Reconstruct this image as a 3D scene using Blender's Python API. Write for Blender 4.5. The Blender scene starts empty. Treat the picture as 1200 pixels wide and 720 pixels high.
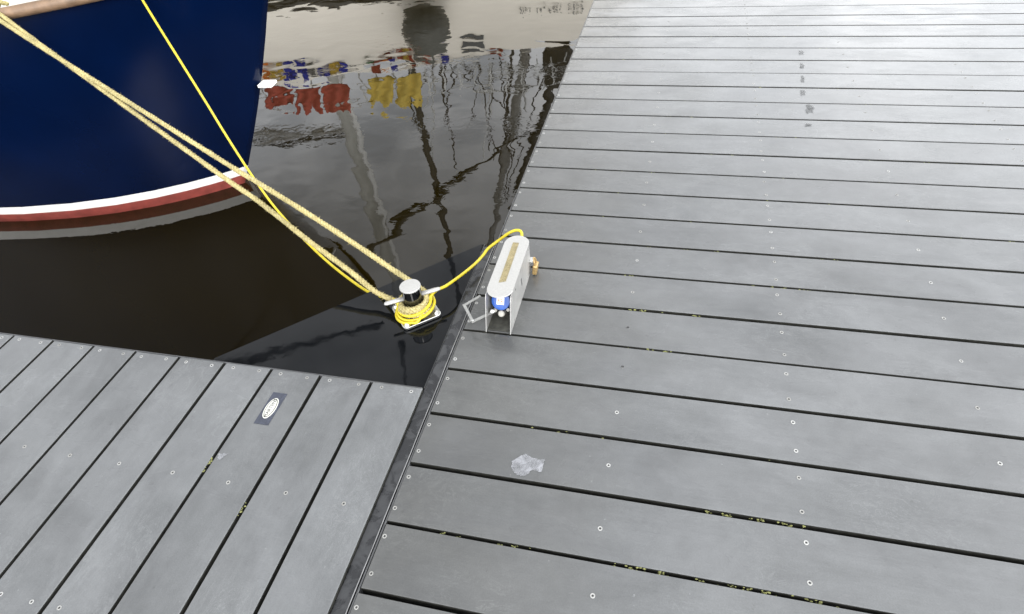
import bpy, bmesh, math, random
import numpy as np
from mathutils import Vector, Matrix, noise as mnoise
random.seed(7)
S = bpy.context.scene
C = S.collection
PI = math.pi

# ------------------------------------------------------------------ camera
F_PX = 727.43                      # focal length in pixels of a 1200 px wide frame
CAM = Vector((0.630, -1.095, 1.5))
ROT = Matrix.Rotation(0.3048, 3, 'Z') @ Matrix.Rotation(0.825, 3, 'X') @ Matrix.Rotation(-0.1139, 3, 'Z')
cd = bpy.data.cameras.new('camera')
cam = bpy.data.objects.new('camera', cd)
C.objects.link(cam)
cd.sensor_width = 36.0
cd.lens = 36.0 * F_PX / 1200.0
cd.clip_start = 0.02
cd.clip_end = 3000
cam.matrix_world = Matrix.Translation(CAM) @ ROT.to_4x4()
S.camera = cam

# ------------------------------------------------------------------ sky and sun (overcast)
SUN_EL, SUN_AZ = math.radians(38), math.radians(162)      # azimuth clockwise from +Y
w = bpy.data.worlds.new('World')
S.world = w
w.use_nodes = True
nt = w.node_tree
nt.nodes.clear()
out = nt.nodes.new('ShaderNodeOutputWorld')
bg = nt.nodes.new('ShaderNodeBackground')
sky = nt.nodes.new('ShaderNodeTexSky')
sky.sky_type = 'NISHITA'
sky.sun_disc = False
sky.sun_elevation = SUN_EL
sky.sun_rotation = SUN_AZ
tc = nt.nodes.new('ShaderNodeTexCoord')
cn = nt.nodes.new('ShaderNodeTexNoise')
cn.inputs['Scale'].default_value = 4.5
cn.inputs['Detail'].default_value = 5
cn.inputs['Distortion'].default_value = 0.4
cmap = nt.nodes.new('ShaderNodeMapping')
cmap.inputs['Scale'].default_value = (1, 1, 2.0)
nt.links.new(tc.outputs['Generated'], cmap.inputs['Vector'])
nt.links.new(cmap.outputs['Vector'], cn.inputs['Vector'])
cr = nt.nodes.new('ShaderNodeValToRGB')
cr.color_ramp.elements[0].position = 0.36
cr.color_ramp.elements[0].color = (11.0, 11.5, 12.2, 1)
cr.color_ramp.elements[1].position = 0.64
cr.color_ramp.elements[1].color = (25.5, 25.7, 26.0, 1)
nt.links.new(cn.outputs['Fac'], cr.inputs['Fac'])
cmix = nt.nodes.new('ShaderNodeMix')
cmix.data_type = 'RGBA'
cmix.inputs['Factor'].default_value = 0.93
nt.links.new(sky.outputs['Color'], cmix.inputs[6])
# cloud brightened behind the viewer and to the right, to light hull and deck
vd = nt.nodes.new('ShaderNodeVectorMath')
vd.operation = 'DOT_PRODUCT'
vn = nt.nodes.new('ShaderNodeVectorMath')
vn.operation = 'NORMALIZE'
nt.links.new(tc.outputs['Generated'], vn.inputs[0])
nt.links.new(vn.outputs[0], vd.inputs[0])
vd.inputs[1].default_value = Vector((0.74, -0.56, 0.36)).normalized()
mr = nt.nodes.new('ShaderNodeMapRange')
mr.interpolation_type = 'SMOOTHSTEP'
mr.inputs['From Min'].default_value = -0.75
mr.inputs['From Max'].default_value = 0.95
mr.inputs['To Min'].default_value = 0.70
mr.inputs['To Max'].default_value = 2.15
nt.links.new(vd.outputs['Value'], mr.inputs['Value'])
cs = nt.nodes.new('ShaderNodeVectorMath')
cs.operation = 'SCALE'
nt.links.new(cr.outputs['Color'], cs.inputs[0])
# and brightened low down, to lift its reflection in water and boards
sx = nt.nodes.new('ShaderNodeSeparateXYZ')
nt.links.new(vn.outputs[0], sx.inputs[0])
mh = nt.nodes.new('ShaderNodeMapRange')
mh.interpolation_type = 'SMOOTHSTEP'
mh.inputs['From Min'].default_value = 0.34
mh.inputs['From Max'].default_value = 0.60
mh.inputs['To Min'].default_value = 1.62
mh.inputs['To Max'].default_value = 0.80
nt.links.new(sx.outputs[2], mh.inputs['Value'])
mm = nt.nodes.new('ShaderNodeMath')
mm.operation = 'MULTIPLY'
nt.links.new(mr.outputs['Result'], mm.inputs[0])
nt.links.new(mh.outputs['Result'], mm.inputs[1])
nt.links.new(mm.outputs[0], cs.inputs['Scale'])
nt.links.new(cs.outputs[0], cmix.inputs[7])
nt.links.new(cmix.outputs[2], bg.inputs['Color'])
bg.inputs['Strength'].default_value = 0.1
nt.links.new(bg.outputs['Background'], out.inputs['Surface'])

sd = bpy.data.lights.new('sun', 'SUN')
sd.energy = 1.5
sd.angle = math.radians(14)
sd.color = (1.0, 0.96, 0.9)
sun = bpy.data.objects.new('sun', sd)
C.objects.link(sun)
sdir = Vector((math.sin(SUN_AZ) * math.cos(SUN_EL), math.cos(SUN_AZ) * math.cos(SUN_EL), math.sin(SUN_EL)))
sun.rotation_euler = sdir.to_track_quat('Z', 'Y').to_euler()
sun.location = sdir * 30
S.view_settings.view_transform = 'Standard'
S.view_settings.look = 'None'
S.view_settings.gamma = 1
S.view_settings.exposure = 0.0
S.view_settings.use_curve_mapping = False
S.render.engine = 'CYCLES'
S.cycles.max_bounces = 8

WATER = -0.5                       # water level; z = 0 is the top of the decking


# measurement helpers: where a sight line of the surveyed photograph meets a real plane
def ray(x, y):
    return ROT @ Vector(((x - 600) / F_PX, (360 - y) / F_PX, -1))


def un(x, y, z=0.0):
    d = ray(x, y)
    return CAM + d * ((z - CAM.z) / d.z)


def onplane(x, y, p0, n):
    d = ray(x, y)
    return CAM + d * ((p0 - CAM).dot(n) / d.dot(n))


# ------------------------------------------------------------------ materials
class NT:
    def __init__(self, name):
        self.m = bpy.data.materials.new(name)
        self.m.use_nodes = True
        self.t = self.m.node_tree
        self.b = self.t.nodes['Principled BSDF']

    def n(self, kind, **kw):
        nd = self.t.nodes.new('ShaderNode' + kind)
        for k, v in kw.items():
            setattr(nd, k, v)
        return nd

    def l(self, a, b):
        self.t.links.new(a, b)

    def val(self, sock, v):
        if hasattr(v, 'is_output'):
            self.l(v, sock)
        else:
            sock.default_value = v

    def noise(self, vec, scale, detail=3, rough=0.55, dist=0.0):
        nd = self.n('TexNoise')
        self.l(vec, nd.inputs['Vector'])
        nd.inputs['Scale'].default_value = scale
        nd.inputs['Detail'].default_value = detail
        nd.inputs['Roughness'].default_value = rough
        nd.inputs['Distortion'].default_value = dist
        return nd.outputs['Fac']

    def mapping(self, vec, scale=(1, 1, 1), loc=(0, 0, 0), rot=(0, 0, 0)):
        nd = self.n('Mapping')
        self.l(vec, nd.inputs['Vector'])
        nd.inputs['Scale'].default_value = scale
        nd.inputs['Location'].default_value = loc
        nd.inputs['Rotation'].default_value = rot
        return nd.outputs['Vector']

    def ramp(self, fac, stops):
        nd = self.n('ValToRGB')
        el = nd.color_ramp.elements
        while len(el) < len(stops):
            el.new(0.5)
        for e, (p, c) in zip(el, stops):
            e.position = p
            e.color = (c, c, c, 1) if not hasattr(c, '__len__') else (*c, 1)
        self.l(fac, nd.inputs['Fac'])
        return nd.outputs['Color']

    def mix(self, a, b, fac, blend='MIX'):
        nd = self.n('Mix', data_type='RGBA', blend_type=blend)
        self.val(nd.inputs['Factor'], fac)
        for s, v in ((nd.inputs[6], a), (nd.inputs[7], b)):
            if hasattr(v, 'is_output'):
                self.l(v, s)
            else:
                s.default_value = (*v, 1) if hasattr(v, '__len__') else (v, v, v, 1)
        return nd.outputs[2]

    def math(self, op, a, b=0.0, clamp=False):
        nd = self.n('Math', operation=op, use_clamp=clamp)
        self.val(nd.inputs[0], a)
        self.val(nd.inputs[1], b)
        return nd.outputs[0]

    def bump(self, h, dist, strength=1.0, normal=None):
        nd = self.n('Bump')
        self.l(h, nd.inputs['Height'])
        nd.inputs['Distance'].default_value = dist
        nd.inputs['Strength'].default_value = strength
        if normal is not None:
            self.l(normal, nd.inputs['Normal'])
        return nd.outputs['Normal']


def simple(name, col, rough=0.5, metal=0.0, var=0.15, scale=40, bump=0.0, rvar=0.1):
    a = NT(name)
    co = a.n('TexCoord').outputs['Object']
    nz = a.noise(co, scale, 4)
    lo = tuple(c * (1 - var) for c in col)
    hi = tuple(min(1, c * (1 + var)) for c in col)
    a.l(a.ramp(nz, [(0.3, lo), (0.7, hi)]), a.b.inputs['Base Color'])
    n2 = a.noise(co, scale * 0.35, 3)
    a.l(a.ramp(n2, [(0.3, max(0.02, rough - rvar)), (0.7, min(1, rough + rvar))]), a.b.inputs['Roughness'])
    a.b.inputs['Metallic'].default_value = metal
    if bump:
        a.l(a.bump(nz, bump), a.b.inputs['Normal'])
    return a.m


def make_plank_mat(name, dark):
    a = NT(name)
    tcn = a.n('TexCoord')
    oi = a.n('ObjectInfo')
    pos = a.n('NewGeometry').outputs['Position']
    sh = a.n('VectorMath', operation='MULTIPLY_ADD')
    cx = a.n('CombineXYZ')
    a.l(oi.outputs['Random'], cx.inputs[0])
    a.l(oi.outputs['Random'], cx.inputs[1])
    a.l(cx.outputs[0], sh.inputs[0])
    sh.inputs[1].default_value = (37, 91, 0)
    a.l(tcn.outputs['Object'], sh.inputs[2])
    v = sh.outputs[0]
    blotch = a.noise(a.mapping(v, (0.75, 1.5, 1)), 3.6, 5, 0.62, 0.8)
    grain = a.noise(a.mapping(v, (5, 90, 30)), 1.0, 4, 0.65)
    fine = a.noise(v, 260, 2, 0.6)
    damp = a.noise(a.mapping(pos, (1, 1.5, 1)), 2.2, 4, 0.55, 0.5)
    base = a.ramp(blotch, [(0.30, (0.084 * dark, 0.087 * dark, 0.089 * dark)), (0.70, (0.120 * dark, 0.124 * dark, 0.127 * dark))])
    base = a.mix(base, a.ramp(grain, [(0.3, 0.84), (0.7, 1.12)]), 0.3, 'MULTIPLY')
    base = a.mix(base, a.ramp(fine, [(0.3, 0.86), (0.7, 1.14)]), 0.7, 'MULTIPLY')
    mott = a.noise(v, 21, 5, 0.7, 0.3)
    base = a.mix(base, a.ramp(mott, [(0.32, 0.84), (0.68, 1.14)]), 0.5, 'MULTIPLY')
    scr = a.noise(a.mapping(v, (3, 55, 1), rot=(0, 0, 0.9)), 1.0, 3, 0.5)
    scr = a.math('MULTIPLY', a.ramp(scr, [(0.72, 0.0), (0.76, 1.0)]), a.ramp(a.noise(v, 4.1, 2), [(0.5, 0.0), (0.6, 0.22)]))
    base = a.mix(base, (0.24, 0.245, 0.25), scr)
    rnd = a.ramp(oi.outputs['Random'], [(0.0, 0.91), (1.0, 1.08)])
    base = a.mix(base, rnd, 1.0, 'MULTIPLY')
    # pale dried scuffs, trodden arcs and specks
    sc1 = a.noise(a.mapping(v, (1, 2.2, 1), rot=(0, 0, 0.5)), 6.5, 5, 0.75, 2.2)
    ridge = a.math('ABSOLUTE', a.math('SUBTRACT', sc1, 0.5))
    arc = a.ramp(ridge, [(0.0, 1.0), (0.018, 0.0)])
    where = a.ramp(a.noise(v, 2.3, 2), [(0.48, 0.0), (0.62, 1.0)])
    scuff = a.math('MULTIPLY', arc, where)
    spk = a.ramp(a.noise(v, 62, 2, 0.5), [(0.745, 0.0), (0.79, 1.0)])
    scuff = a.math('ADD', a.math('MULTIPLY', scuff, 0.25), a.math('MULTIPLY', spk, 0.36), True)
    base = a.mix(base, (0.27, 0.28, 0.28), scuff)
    dk = a.ramp(a.noise(v, 34, 3, 0.6), [(0.25, 1.0), (0.31, 0.0)])
    base = a.mix(base, (0.03, 0.03, 0.028), a.math('MULTIPLY', dk, 0.35))
    # damp patches: smoother and a little darker
    sepp = a.n('SeparateXYZ')
    a.l(pos, sepp.inputs[0])
    # the wettest boards lie up the dock around x 1, y 3
    gx = a.math('SUBTRACT', 1.0, a.math('ABSOLUTE', a.math('MULTIPLY', a.math('SUBTRACT', sepp.outputs[0], 1.0), 1.9)), True)
    gy = a.math('SUBTRACT', 1.0, a.math('ABSOLUTE', a.math('MULTIPLY', a.math('SUBTRACT', sepp.outputs[1], 3.6), 0.75)), True)
    pool = a.math('MULTIPLY', gx, gy)
    puddle = a.ramp(a.math('MULTIPLY', a.noise(a.mapping(pos, (1, 1, 1)), 3.4, 5, 0.6, 0.8), a.math('MULTIPLY', pool, 2.0)), [(0.34, 0.0), (0.50, 1.0)])
    base = a.mix(base, a.mix(base, 0.62, 1.0, 'MULTIPLY'), puddle)
    dmp = a.ramp(damp, [(0.42, 0.0), (0.62, 1.0)])
    base = a.mix(base, a.mix(base, 0.83, 1.0, 'MULTIPLY'), dmp)
    # the boards stay damp along the water side of the dock
    ed = a.math('ADD', sepp.outputs[0], a.math('MULTIPLY', a.math('SUBTRACT', damp, 0.5), 1.3))
    edge = a.math('MULTIPLY', a.ramp(ed, [(0.05, 1.0), (0.75, 0.0)]), a.math('GREATER_THAN', sepp.outputs[0], -0.01))
    base = a.mix(base, a.mix(base, (0.60, 0.59, 0.56), 1.0, 'MULTIPLY'), edge)
    a.l(base, a.b.inputs['Base Color'])
    a.b.inputs['Coat Weight'].default_value = 0.55
    a.l(a.ramp(a.noise(a.mapping(pos, (0.8, 1.6, 1)), 4.2, 4, 0.6, 0.6), [(0.40, 0.075), (0.60, 0.34)]), a.b.inputs['Coat Roughness'])
    rg = a.ramp(damp, [(0.35, 0.44), (0.65, 0.31)])
    rg = a.mix(rg, a.ramp(grain, [(0.3, 0.9), (0.7, 1.12)]), 1.0, 'MULTIPLY')
    rg = a.mix(rg, 0.27, puddle)
    a.l(rg, a.b.inputs['Roughness'])
    h = a.mix(a.mix(grain, fine, 0.45), 0.5, a.math('MULTIPLY', puddle, 0.85))
    bn = a.bump(h, 0.0007, 0.7)
    bn = a.bump(a.noise(v, 2.6, 2), 0.006, 0.6, bn)
    a.l(bn, a.b.inputs['Normal'])
    return a.m


M = {}
M['plank'] = make_plank_mat('grey_composite_plank', 1.0)
M['steel'] = simple('stainless_steel', (0.62, 0.62, 0.60), 0.30, 1.0, 0.08, 60)
M['brushed'] = simple('brushed_sheet_steel', (0.36, 0.355, 0.34), 0.45, 0.5, 0.10, 30)
M['polished'] = simple('polished_dark_steel', (0.16, 0.16, 0.165), 0.09, 1.0, 0.05, 30, rvar=0.04)
M['cap'] = simple('scuffed_cap_steel', (0.385, 0.38, 0.365), 0.42, 0.45, 0.08, 150)
M['screw'] = simple('screw_steel', (0.34, 0.34, 0.33), 0.5, 0.6, 0.06, 300)
M['socket'] = simple('screw_socket_dark', (0.02, 0.02, 0.02), 0.6)
M['black_steel'] = simple('black_coated_steel', (0.022, 0.023, 0.025), 0.30, 0.0, 0.3, 25)
M['trim'] = simple('grey_black_edge_trim', (0.05, 0.051, 0.053), 0.38, 0.0, 0.25, 40)
M['lip'] = simple('worn_edge_steel', (0.30, 0.30, 0.30), 0.38, 0.6, 0.25, 30)
M['under'] = simple('dark_understructure', (0.012, 0.012, 0.011), 0.8)
M['float'] = simple('black_float_plastic', (0.02, 0.02, 0.02), 0.6)
M['board_side'] = simple('dark_board_sides', (0.016, 0.016, 0.013), 0.6, 0, 0.4, 60)  # dark tone for the long board sides at the gaps
M['moss'] = simple('yellow_green_moss', (0.20, 0.205, 0.075), 0.9, 0, 0.6, 220)
M['navy'] = simple('navy_gelcoat', (0.0005, 0.0038, 0.020), 0.2, 0, 0.12, 3, rvar=0.05)
M['navy'].node_tree.nodes['Principled BSDF'].inputs['Specular IOR Level'].default_value = 0.22
M['white_paint'] = simple('white_paint', (0.78, 0.77, 0.74), 0.35, 0, 0.06, 12)
M['red_anti'] = simple('red_antifouling', (0.22, 0.045, 0.035), 0.5, 0, 0.25, 18)
M['deck_paint'] = simple('pale_deck_paint', (0.45, 0.44, 0.40), 0.55)
M['teak'] = simple('weathered_teak', (0.16, 0.10, 0.06), 0.55, 0, 0.3, 20)
M['glass'] = simple('dark_glass', (0.02, 0.025, 0.03), 0.05)
M['blue_plastic'] = simple('blue_socket_plastic', (0.006, 0.062, 0.30), 0.32, 0, 0.1, 50)
M['label_white'] = simple('white_label', (0.80, 0.79, 0.75), 0.5, 0, 0.04, 100)
M['label_red'] = simple('red_label_print', (0.62, 0.16, 0.10), 0.5)
M['grey_gland'] = simple('grey_gland_plastic', (0.30, 0.29, 0.26), 0.45)
M['brass'] = simple('weathered_brass', (0.38, 0.26, 0.11), 0.45, 0.6, 0.25, 120)
M['boxfloor'] = simple('dark_box_floor', (0.06, 0.06, 0.052), 0.45, 0.2, 0.4, 50)  # dark tone for the box floor and inner bracket
M['galv'] = simple('galvanised_bar', (0.27, 0.27, 0.26), 0.5, 0.5, 0.18, 90)
M['ink'] = simple('black_print', (0.03, 0.03, 0.03), 0.5)
M['badge_dark'] = simple('grey_badge_plate', (0.045, 0.05, 0.068), 0.25, 0.2, 0.2, 60)
M['badge_white'] = simple('white_badge', (0.50, 0.50, 0.46), 0.4, 0, 0.05, 200)
M['badge_ring'] = simple('badge_olive_ring', (0.07, 0.07, 0.05), 0.4)
M['cream'] = simple('cream_ship_paint', (0.86, 0.80, 0.69), 0.45, 0, 0.05, 0.6)
M['ship_dark'] = simple('tarred_dark_wood', (0.025, 0.022, 0.016), 0.6, 0, 0.3, 4)
M['ship_grey'] = simple('grey_canvas', (0.25, 0.245, 0.23), 0.8, 0, 0.25, 6)
M['mast_grey'] = simple('grey_mast_paint', (0.40, 0.40, 0.37), 0.55, 0, 0.1, 3)
M['ship_white'] = simple('white_mast_paint', (0.62, 0.62, 0.60), 0.5, 0, 0.08, 3)
M['rubber'] = simple('dark_rubber', (0.06, 0.065, 0.06), 0.55, 0, 0.3, 8)
M['red_cloth'] = simple('brick_red_cloth', (0.36, 0.065, 0.04), 0.8, 0, 0.22, 4)
M['yellow_cloth'] = simple('yellow_cloth', (0.62, 0.45, 0.09), 0.8, 0, 0.2, 4)
M['blue_cloth'] = simple('blue_cloth', (0.03, 0.05, 0.42), 0.8)
M['green_cloth'] = simple('green_cloth', (0.03, 0.20, 0.09), 0.8)
M['orange_cloth'] = simple('orange_cloth', (0.75, 0.28, 0.06), 0.8)


def wet_plate_mat():
    a = NT('wet_black_steel_plate')
    pos = a.n('NewGeometry').outputs['Position']
    n1 = a.noise(pos, 5, 4, 0.6)
    a.l(a.ramp(n1, [(0.3, (0.0022, 0.0026, 0.0032)), (0.7, (0.0045, 0.005, 0.006))]), a.b.inputs['Base Color'])
    film = a.ramp(a.noise(pos, 3.0, 3), [(0.42, 0.0), (0.75, 0.06)])
    a.l(film, a.b.inputs['Roughness'])
    a.b.inputs['IOR'].default_value = 1.30
    a.l(a.bump(a.noise(pos, 9, 2), 0.00045, 0.7, a.bump(a.noise(pos, 150, 2), 0.00002, 0.6)), a.b.inputs['Normal'])
    return a.m



def reflection_mark_mat():  # dark see-through colour standing in for a mirrored post
    a = NT('painted_dark_reflection')
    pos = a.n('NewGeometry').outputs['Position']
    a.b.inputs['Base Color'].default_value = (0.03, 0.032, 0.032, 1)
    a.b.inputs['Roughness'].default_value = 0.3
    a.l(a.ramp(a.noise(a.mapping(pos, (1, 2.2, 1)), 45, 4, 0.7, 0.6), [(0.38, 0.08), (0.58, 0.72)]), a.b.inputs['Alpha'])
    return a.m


def screw_variation():
    t = M['screw'].node_tree
    b_ = t.nodes['Principled BSDF']
    src = b_.inputs['Base Color'].links[0].from_socket
    oi = t.nodes.new('ShaderNodeObjectInfo')
    rp = t.nodes.new('ShaderNodeValToRGB')
    rp.color_ramp.elements[0].color = (0.78, 0.77, 0.75, 1)
    rp.color_ramp.elements[1].color = (1.15, 1.15, 1.15, 1)
    mx = t.nodes.new('ShaderNodeMix')
    mx.data_type = 'RGBA'
    mx.blend_type = 'MULTIPLY'
    mx.inputs['Factor'].default_value = 1
    t.links.new(oi.outputs['Random'], rp.inputs['Fac'])
    t.links.new(src, mx.inputs[6])
    t.links.new(rp.outputs['Color'], mx.inputs[7])
    t.links.new(mx.outputs[2], b_.inputs['Base Color'])


screw_variation()
M['reflection_mark'] = reflection_mark_mat()


def band_mat():
    a = NT('damp_edge_channel')
    pos = a.n('NewGeometry').outputs['Position']
    n1 = a.noise(pos, 14, 4, 0.6, 1.2)
    wet = a.ramp(n1, [(0.45, 1.0), (0.56, 0.0)])
    a.l(a.mix((0.028, 0.029, 0.031), (0.011, 0.0115, 0.013), wet), a.b.inputs['Base Color'])
    a.l(a.ramp(wet, [(0, 0.45), (1, 0.2)]), a.b.inputs['Roughness'])
    a.l(a.bump(a.noise(pos, 120, 3), 0.0006, 0.7), a.b.inputs['Normal'])
    return a.m


def water_mat():
    a = NT('dark_harbour_water')
    pos = a.n('NewGeometry').outputs['Position']
    a.b.inputs['Base Color'].default_value = (0.0064, 0.0043, 0.0003, 1)
    a.b.inputs['Roughness'].default_value = 0.0
    a.b.inputs['IOR'].default_value = 1.47
    # little wind ripples in patches over a slow swell
    rp = a.mapping(pos, (1.0, 1.35, 1.0), rot=(0, 0, 0.38))
    n1 = a.noise(rp, 3.9, 0.6, 0.4, 0.5)
    n2 = a.noise(rp, 16, 2, 0.5, 0.5)
    n3 = a.noise(rp, 1.1, 1, 0.4)
    patch = a.ramp(a.noise(a.mapping(pos, (0.5, 1.5, 1), rot=(0, 0, -0.38)), 0.8, 2), [(0.48, 0.12), (0.64, 1.0)])
    sp = a.n('SeparateXYZ')
    a.l(pos, sp.inputs[0])
    h = a.math('ADD', a.math('MULTIPLY', n1, 0.55), a.math('MULTIPLY', n3, 1.0))
    h = a.math('ADD', h, a.math('MULTIPLY', a.math('MULTIPLY', n2, patch), 0.20))
    a.l(a.bump(h, 0.0030, 1.0), a.b.inputs['Normal'])
    return a.m


def rope_mat():
    a = NT('pale_yellow_rope')
    co = a.n('TexCoord').outputs['Object']
    n1 = a.noise(co, 120, 4, 0.7)
    n2 = a.noise(co, 420, 2, 0.6)
    c = a.ramp(n1, [(0.30, (0.20, 0.16, 0.065)), (0.5, (0.37, 0.31, 0.13)), (0.68, (0.46, 0.41, 0.21))])
    c = a.mix(c, a.ramp(n2, [(0.3, 0.6), (0.6, 1.1)]), 0.8, 'MULTIPLY')
    dirt = a.ramp(a.noise(co, 9, 4, 0.6), [(0.35, 0.62), (0.6, 1.05)])
    c = a.mix(c, dirt, 0.7, 'MULTIPLY')
    a.l(c, a.b.inputs['Base Color'])
    a.b.inputs['Roughness'].default_value = 0.85
    a.l(a.bump(n2, 0.002, 0.8), a.b.inputs['Normal'])
    return a.m


def grip_mat():
    a = NT('gritty_gold_grip_tape')
    co = a.n('TexCoord').outputs['Object']
    n1 = a.noise(co, 300, 3, 0.7)
    n2 = a.noise(co, 45, 3)
    c = a.ramp(n1, [(0.30, (0.11, 0.088, 0.040)), (0.5, (0.21, 0.172, 0.085)), (0.72, (0.30, 0.26, 0.145))])
    a.l(a.mix(c, a.ramp(n2, [(0.3, 0.75), (0.7, 1.15)]), 1.0, 'MULTIPLY'), a.b.inputs['Base Color'])
    a.b.inputs['Roughness'].default_value = 0.7
    a.l(a.bump(n1, 0.0012, 0.9), a.b.inputs['Normal'])
    return a.m


def stain_mat():
    a = NT('chalky_white_stain')
    co = a.n('TexCoord').outputs['Object']
    n1 = a.noise(co, 48, 5, 0.6, 0.8)
    a.l(a.ramp(n1, [(0.3, (0.22, 0.225, 0.24)), (0.7, (0.29, 0.295, 0.315))]), a.b.inputs['Base Color'])
    a.b.inputs['Roughness'].default_value = 0.6
    a.l(a.ramp(n1, [(0.28, 0.25), (0.66, 0.78)]), a.b.inputs['Alpha'])
    return a.m


M['wet_plate'] = wet_plate_mat()
M['band'] = band_mat()
M['water'] = water_mat()
M['rope'] = rope_mat()
M['cable'] = simple('yellow_cable_sheath', (0.45, 0.36, 0.012), 0.38, 0, 0.10, 40)
M['grip'] = grip_mat()
M['stain'] = stain_mat()


# ------------------------------------------------------------------ mesh helpers
def link(o, parent=None):
    C.objects.link(o)
    if parent is not None:
        o.parent = parent
    return o


def empty(name, loc=(0, 0, 0), rz=0.0):
    o = bpy.data.objects.new(name, None)
    o.location = loc
    o.rotation_euler = (0, 0, rz)
    o.empty_display_size = 0.1
    return link(o)


def tag(o, label=None, cat=None, group=None, kind=None):
    if label:
        o['label'] = label
    if cat:
        o['category'] = cat
    if group:
        o['group'] = group
    if kind:
        o['kind'] = kind
    return o


def finish(name, bm, mats, parent=None, smooth=False):
    me = bpy.data.meshes.new(name)
    bmesh.ops.recalc_face_normals(bm, faces=bm.faces)
    bm.to_mesh(me)
    bm.free()
    for m in (mats if isinstance(mats, (list, tuple)) else [mats]):
        me.materials.append(m)
    if smooth:
        for p in me.polygons:
            p.use_smooth = True
    o = bpy.data.objects.new(name, me)
    return link(o, parent)


def box(bm, lo, hi, mat=0, bev=0.0, rot=None, at=None):
    vs = [bm.verts.new((x, y, z)) for x in (lo[0], hi[0]) for y in (lo[1], hi[1]) for z in (lo[2], hi[2])]
    fs = []
    for q in ((0, 1, 3, 2), (4, 6, 7, 5), (0, 4, 5, 1), (2, 3, 7, 6), (0, 2, 6, 4), (1, 5, 7, 3)):
        f = bm.faces.new([vs[i] for i in q])
        f.material_index = mat
        fs.append(f)
    if bev:
        es = list({e for f in fs for e in f.edges})
        r = bmesh.ops.bevel(bm, geom=es, offset=bev, segments=1, affect='EDGES', profile=0.6)
        vs = list({v for f in r['faces'] for v in f.verts} | {v for v in vs if v.is_valid})
        for f in r['faces']:
            f.material_index = mat
    if rot is not None or at is not None:
        mt = (Matrix.Translation(at) if at is not None else Matrix()) @ (rot.to_4x4() if rot is not None else Matrix())
        bmesh.ops.transform(bm, matrix=mt, verts=vs)
    return vs


def lathe(bm, prof, segs=24, at=(0, 0, 0), rot=None, mat=0, cap0=True, cap1=True, mats=None):
    rings = []
    mt = Matrix.Translation(at) @ (rot.to_4x4() if rot is not None else Matrix())
    for r, z in prof:
        rings.append([bm.verts.new(mt @ Vector((r * math.cos(2 * PI * k / segs), r * math.sin(2 * PI * k / segs), z))) for k in range(segs)])
    for i in range(len(rings) - 1):
        for k in range(segs):
            f = bm.faces.new((rings[i][k], rings[i][(k + 1) % segs], rings[i + 1][(k + 1) % segs], rings[i + 1][k]))
            f.material_index = mats[i] if mats else mat
    if cap0:
        f = bm.faces.new(rings[0][::-1]); f.material_index = mats[0] if mats else mat
    if cap1:
        f = bm.faces.new(rings[-1]); f.material_index = mats[-1] if mats else mat
    return rings


def catmull(pts, n=8):
    pts = [Vector(p) for p in pts]
    P = [pts[0] * 2 - pts[1]] + pts + [pts[-1] * 2 - pts[-2]]
    o = []
    for i in range(1, len(P) - 2):
        a, b, c, d = P[i - 1:i + 3]
        for k in range(n):
            t = k / n
            o.append(0.5 * ((2 * b) + (c - a) * t + (2 * a - 5 * b + 4 * c - d) * t * t + (3 * b - 3 * c + d - a) * t ** 3))
    o.append(pts[-1])
    return o


def resample(pts, step):
    L = [0.0]
    for a, b in zip(pts, pts[1:]):
        L.append(L[-1] + (b - a).length)
    n = max(2, int(L[-1] / step))
    o = []
    j = 0
    for i in range(n + 1):
        s = L[-1] * i / n
        while j < len(L) - 2 and L[j + 1] < s:
            j += 1
        t = (s - L[j]) / max(1e-9, L[j + 1] - L[j])
        o.append(pts[j].lerp(pts[j + 1], t))
    return o


def frames(pts):
    T = []
    for i in range(len(pts)):
        T.append((pts[min(i + 1, len(pts) - 1)] - pts[max(i - 1, 0)]).normalized())
    n = T[0].orthogonal().normalized()
    out_ = []
    for t in T:
        n = (n - t * n.dot(t))
        n = n.normalized() if n.length > 1e-6 else t.orthogonal().normalized()
        out_.append((t, n, t.cross(n)))
    return out_


def tube(bm, pts, r, segs=8, mat=0, caps=True, flat=None):
    fr = frames(pts)
    rings = []
    for i, (p, (t, n, b)) in enumerate(zip(pts, fr)):
        rr = r[i] if hasattr(r, '__len__') else r
        rings.append([bm.verts.new(p + (n * math.cos(2 * PI * k / segs) + b * math.sin(2 * PI * k / segs)) * rr) for k in range(segs)])
    for i in range(len(rings) - 1):
        for k in range(segs):
            f = bm.faces.new((rings[i][k], rings[i][(k + 1) % segs], rings[i + 1][(k + 1) % segs], rings[i + 1][k]))
            f.material_index = mat
            f.smooth = True
    if caps:
        bm.faces.new(rings[0][::-1]).material_index = mat
        bm.faces.new(rings[-1]).material_index = mat
    return rings


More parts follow.
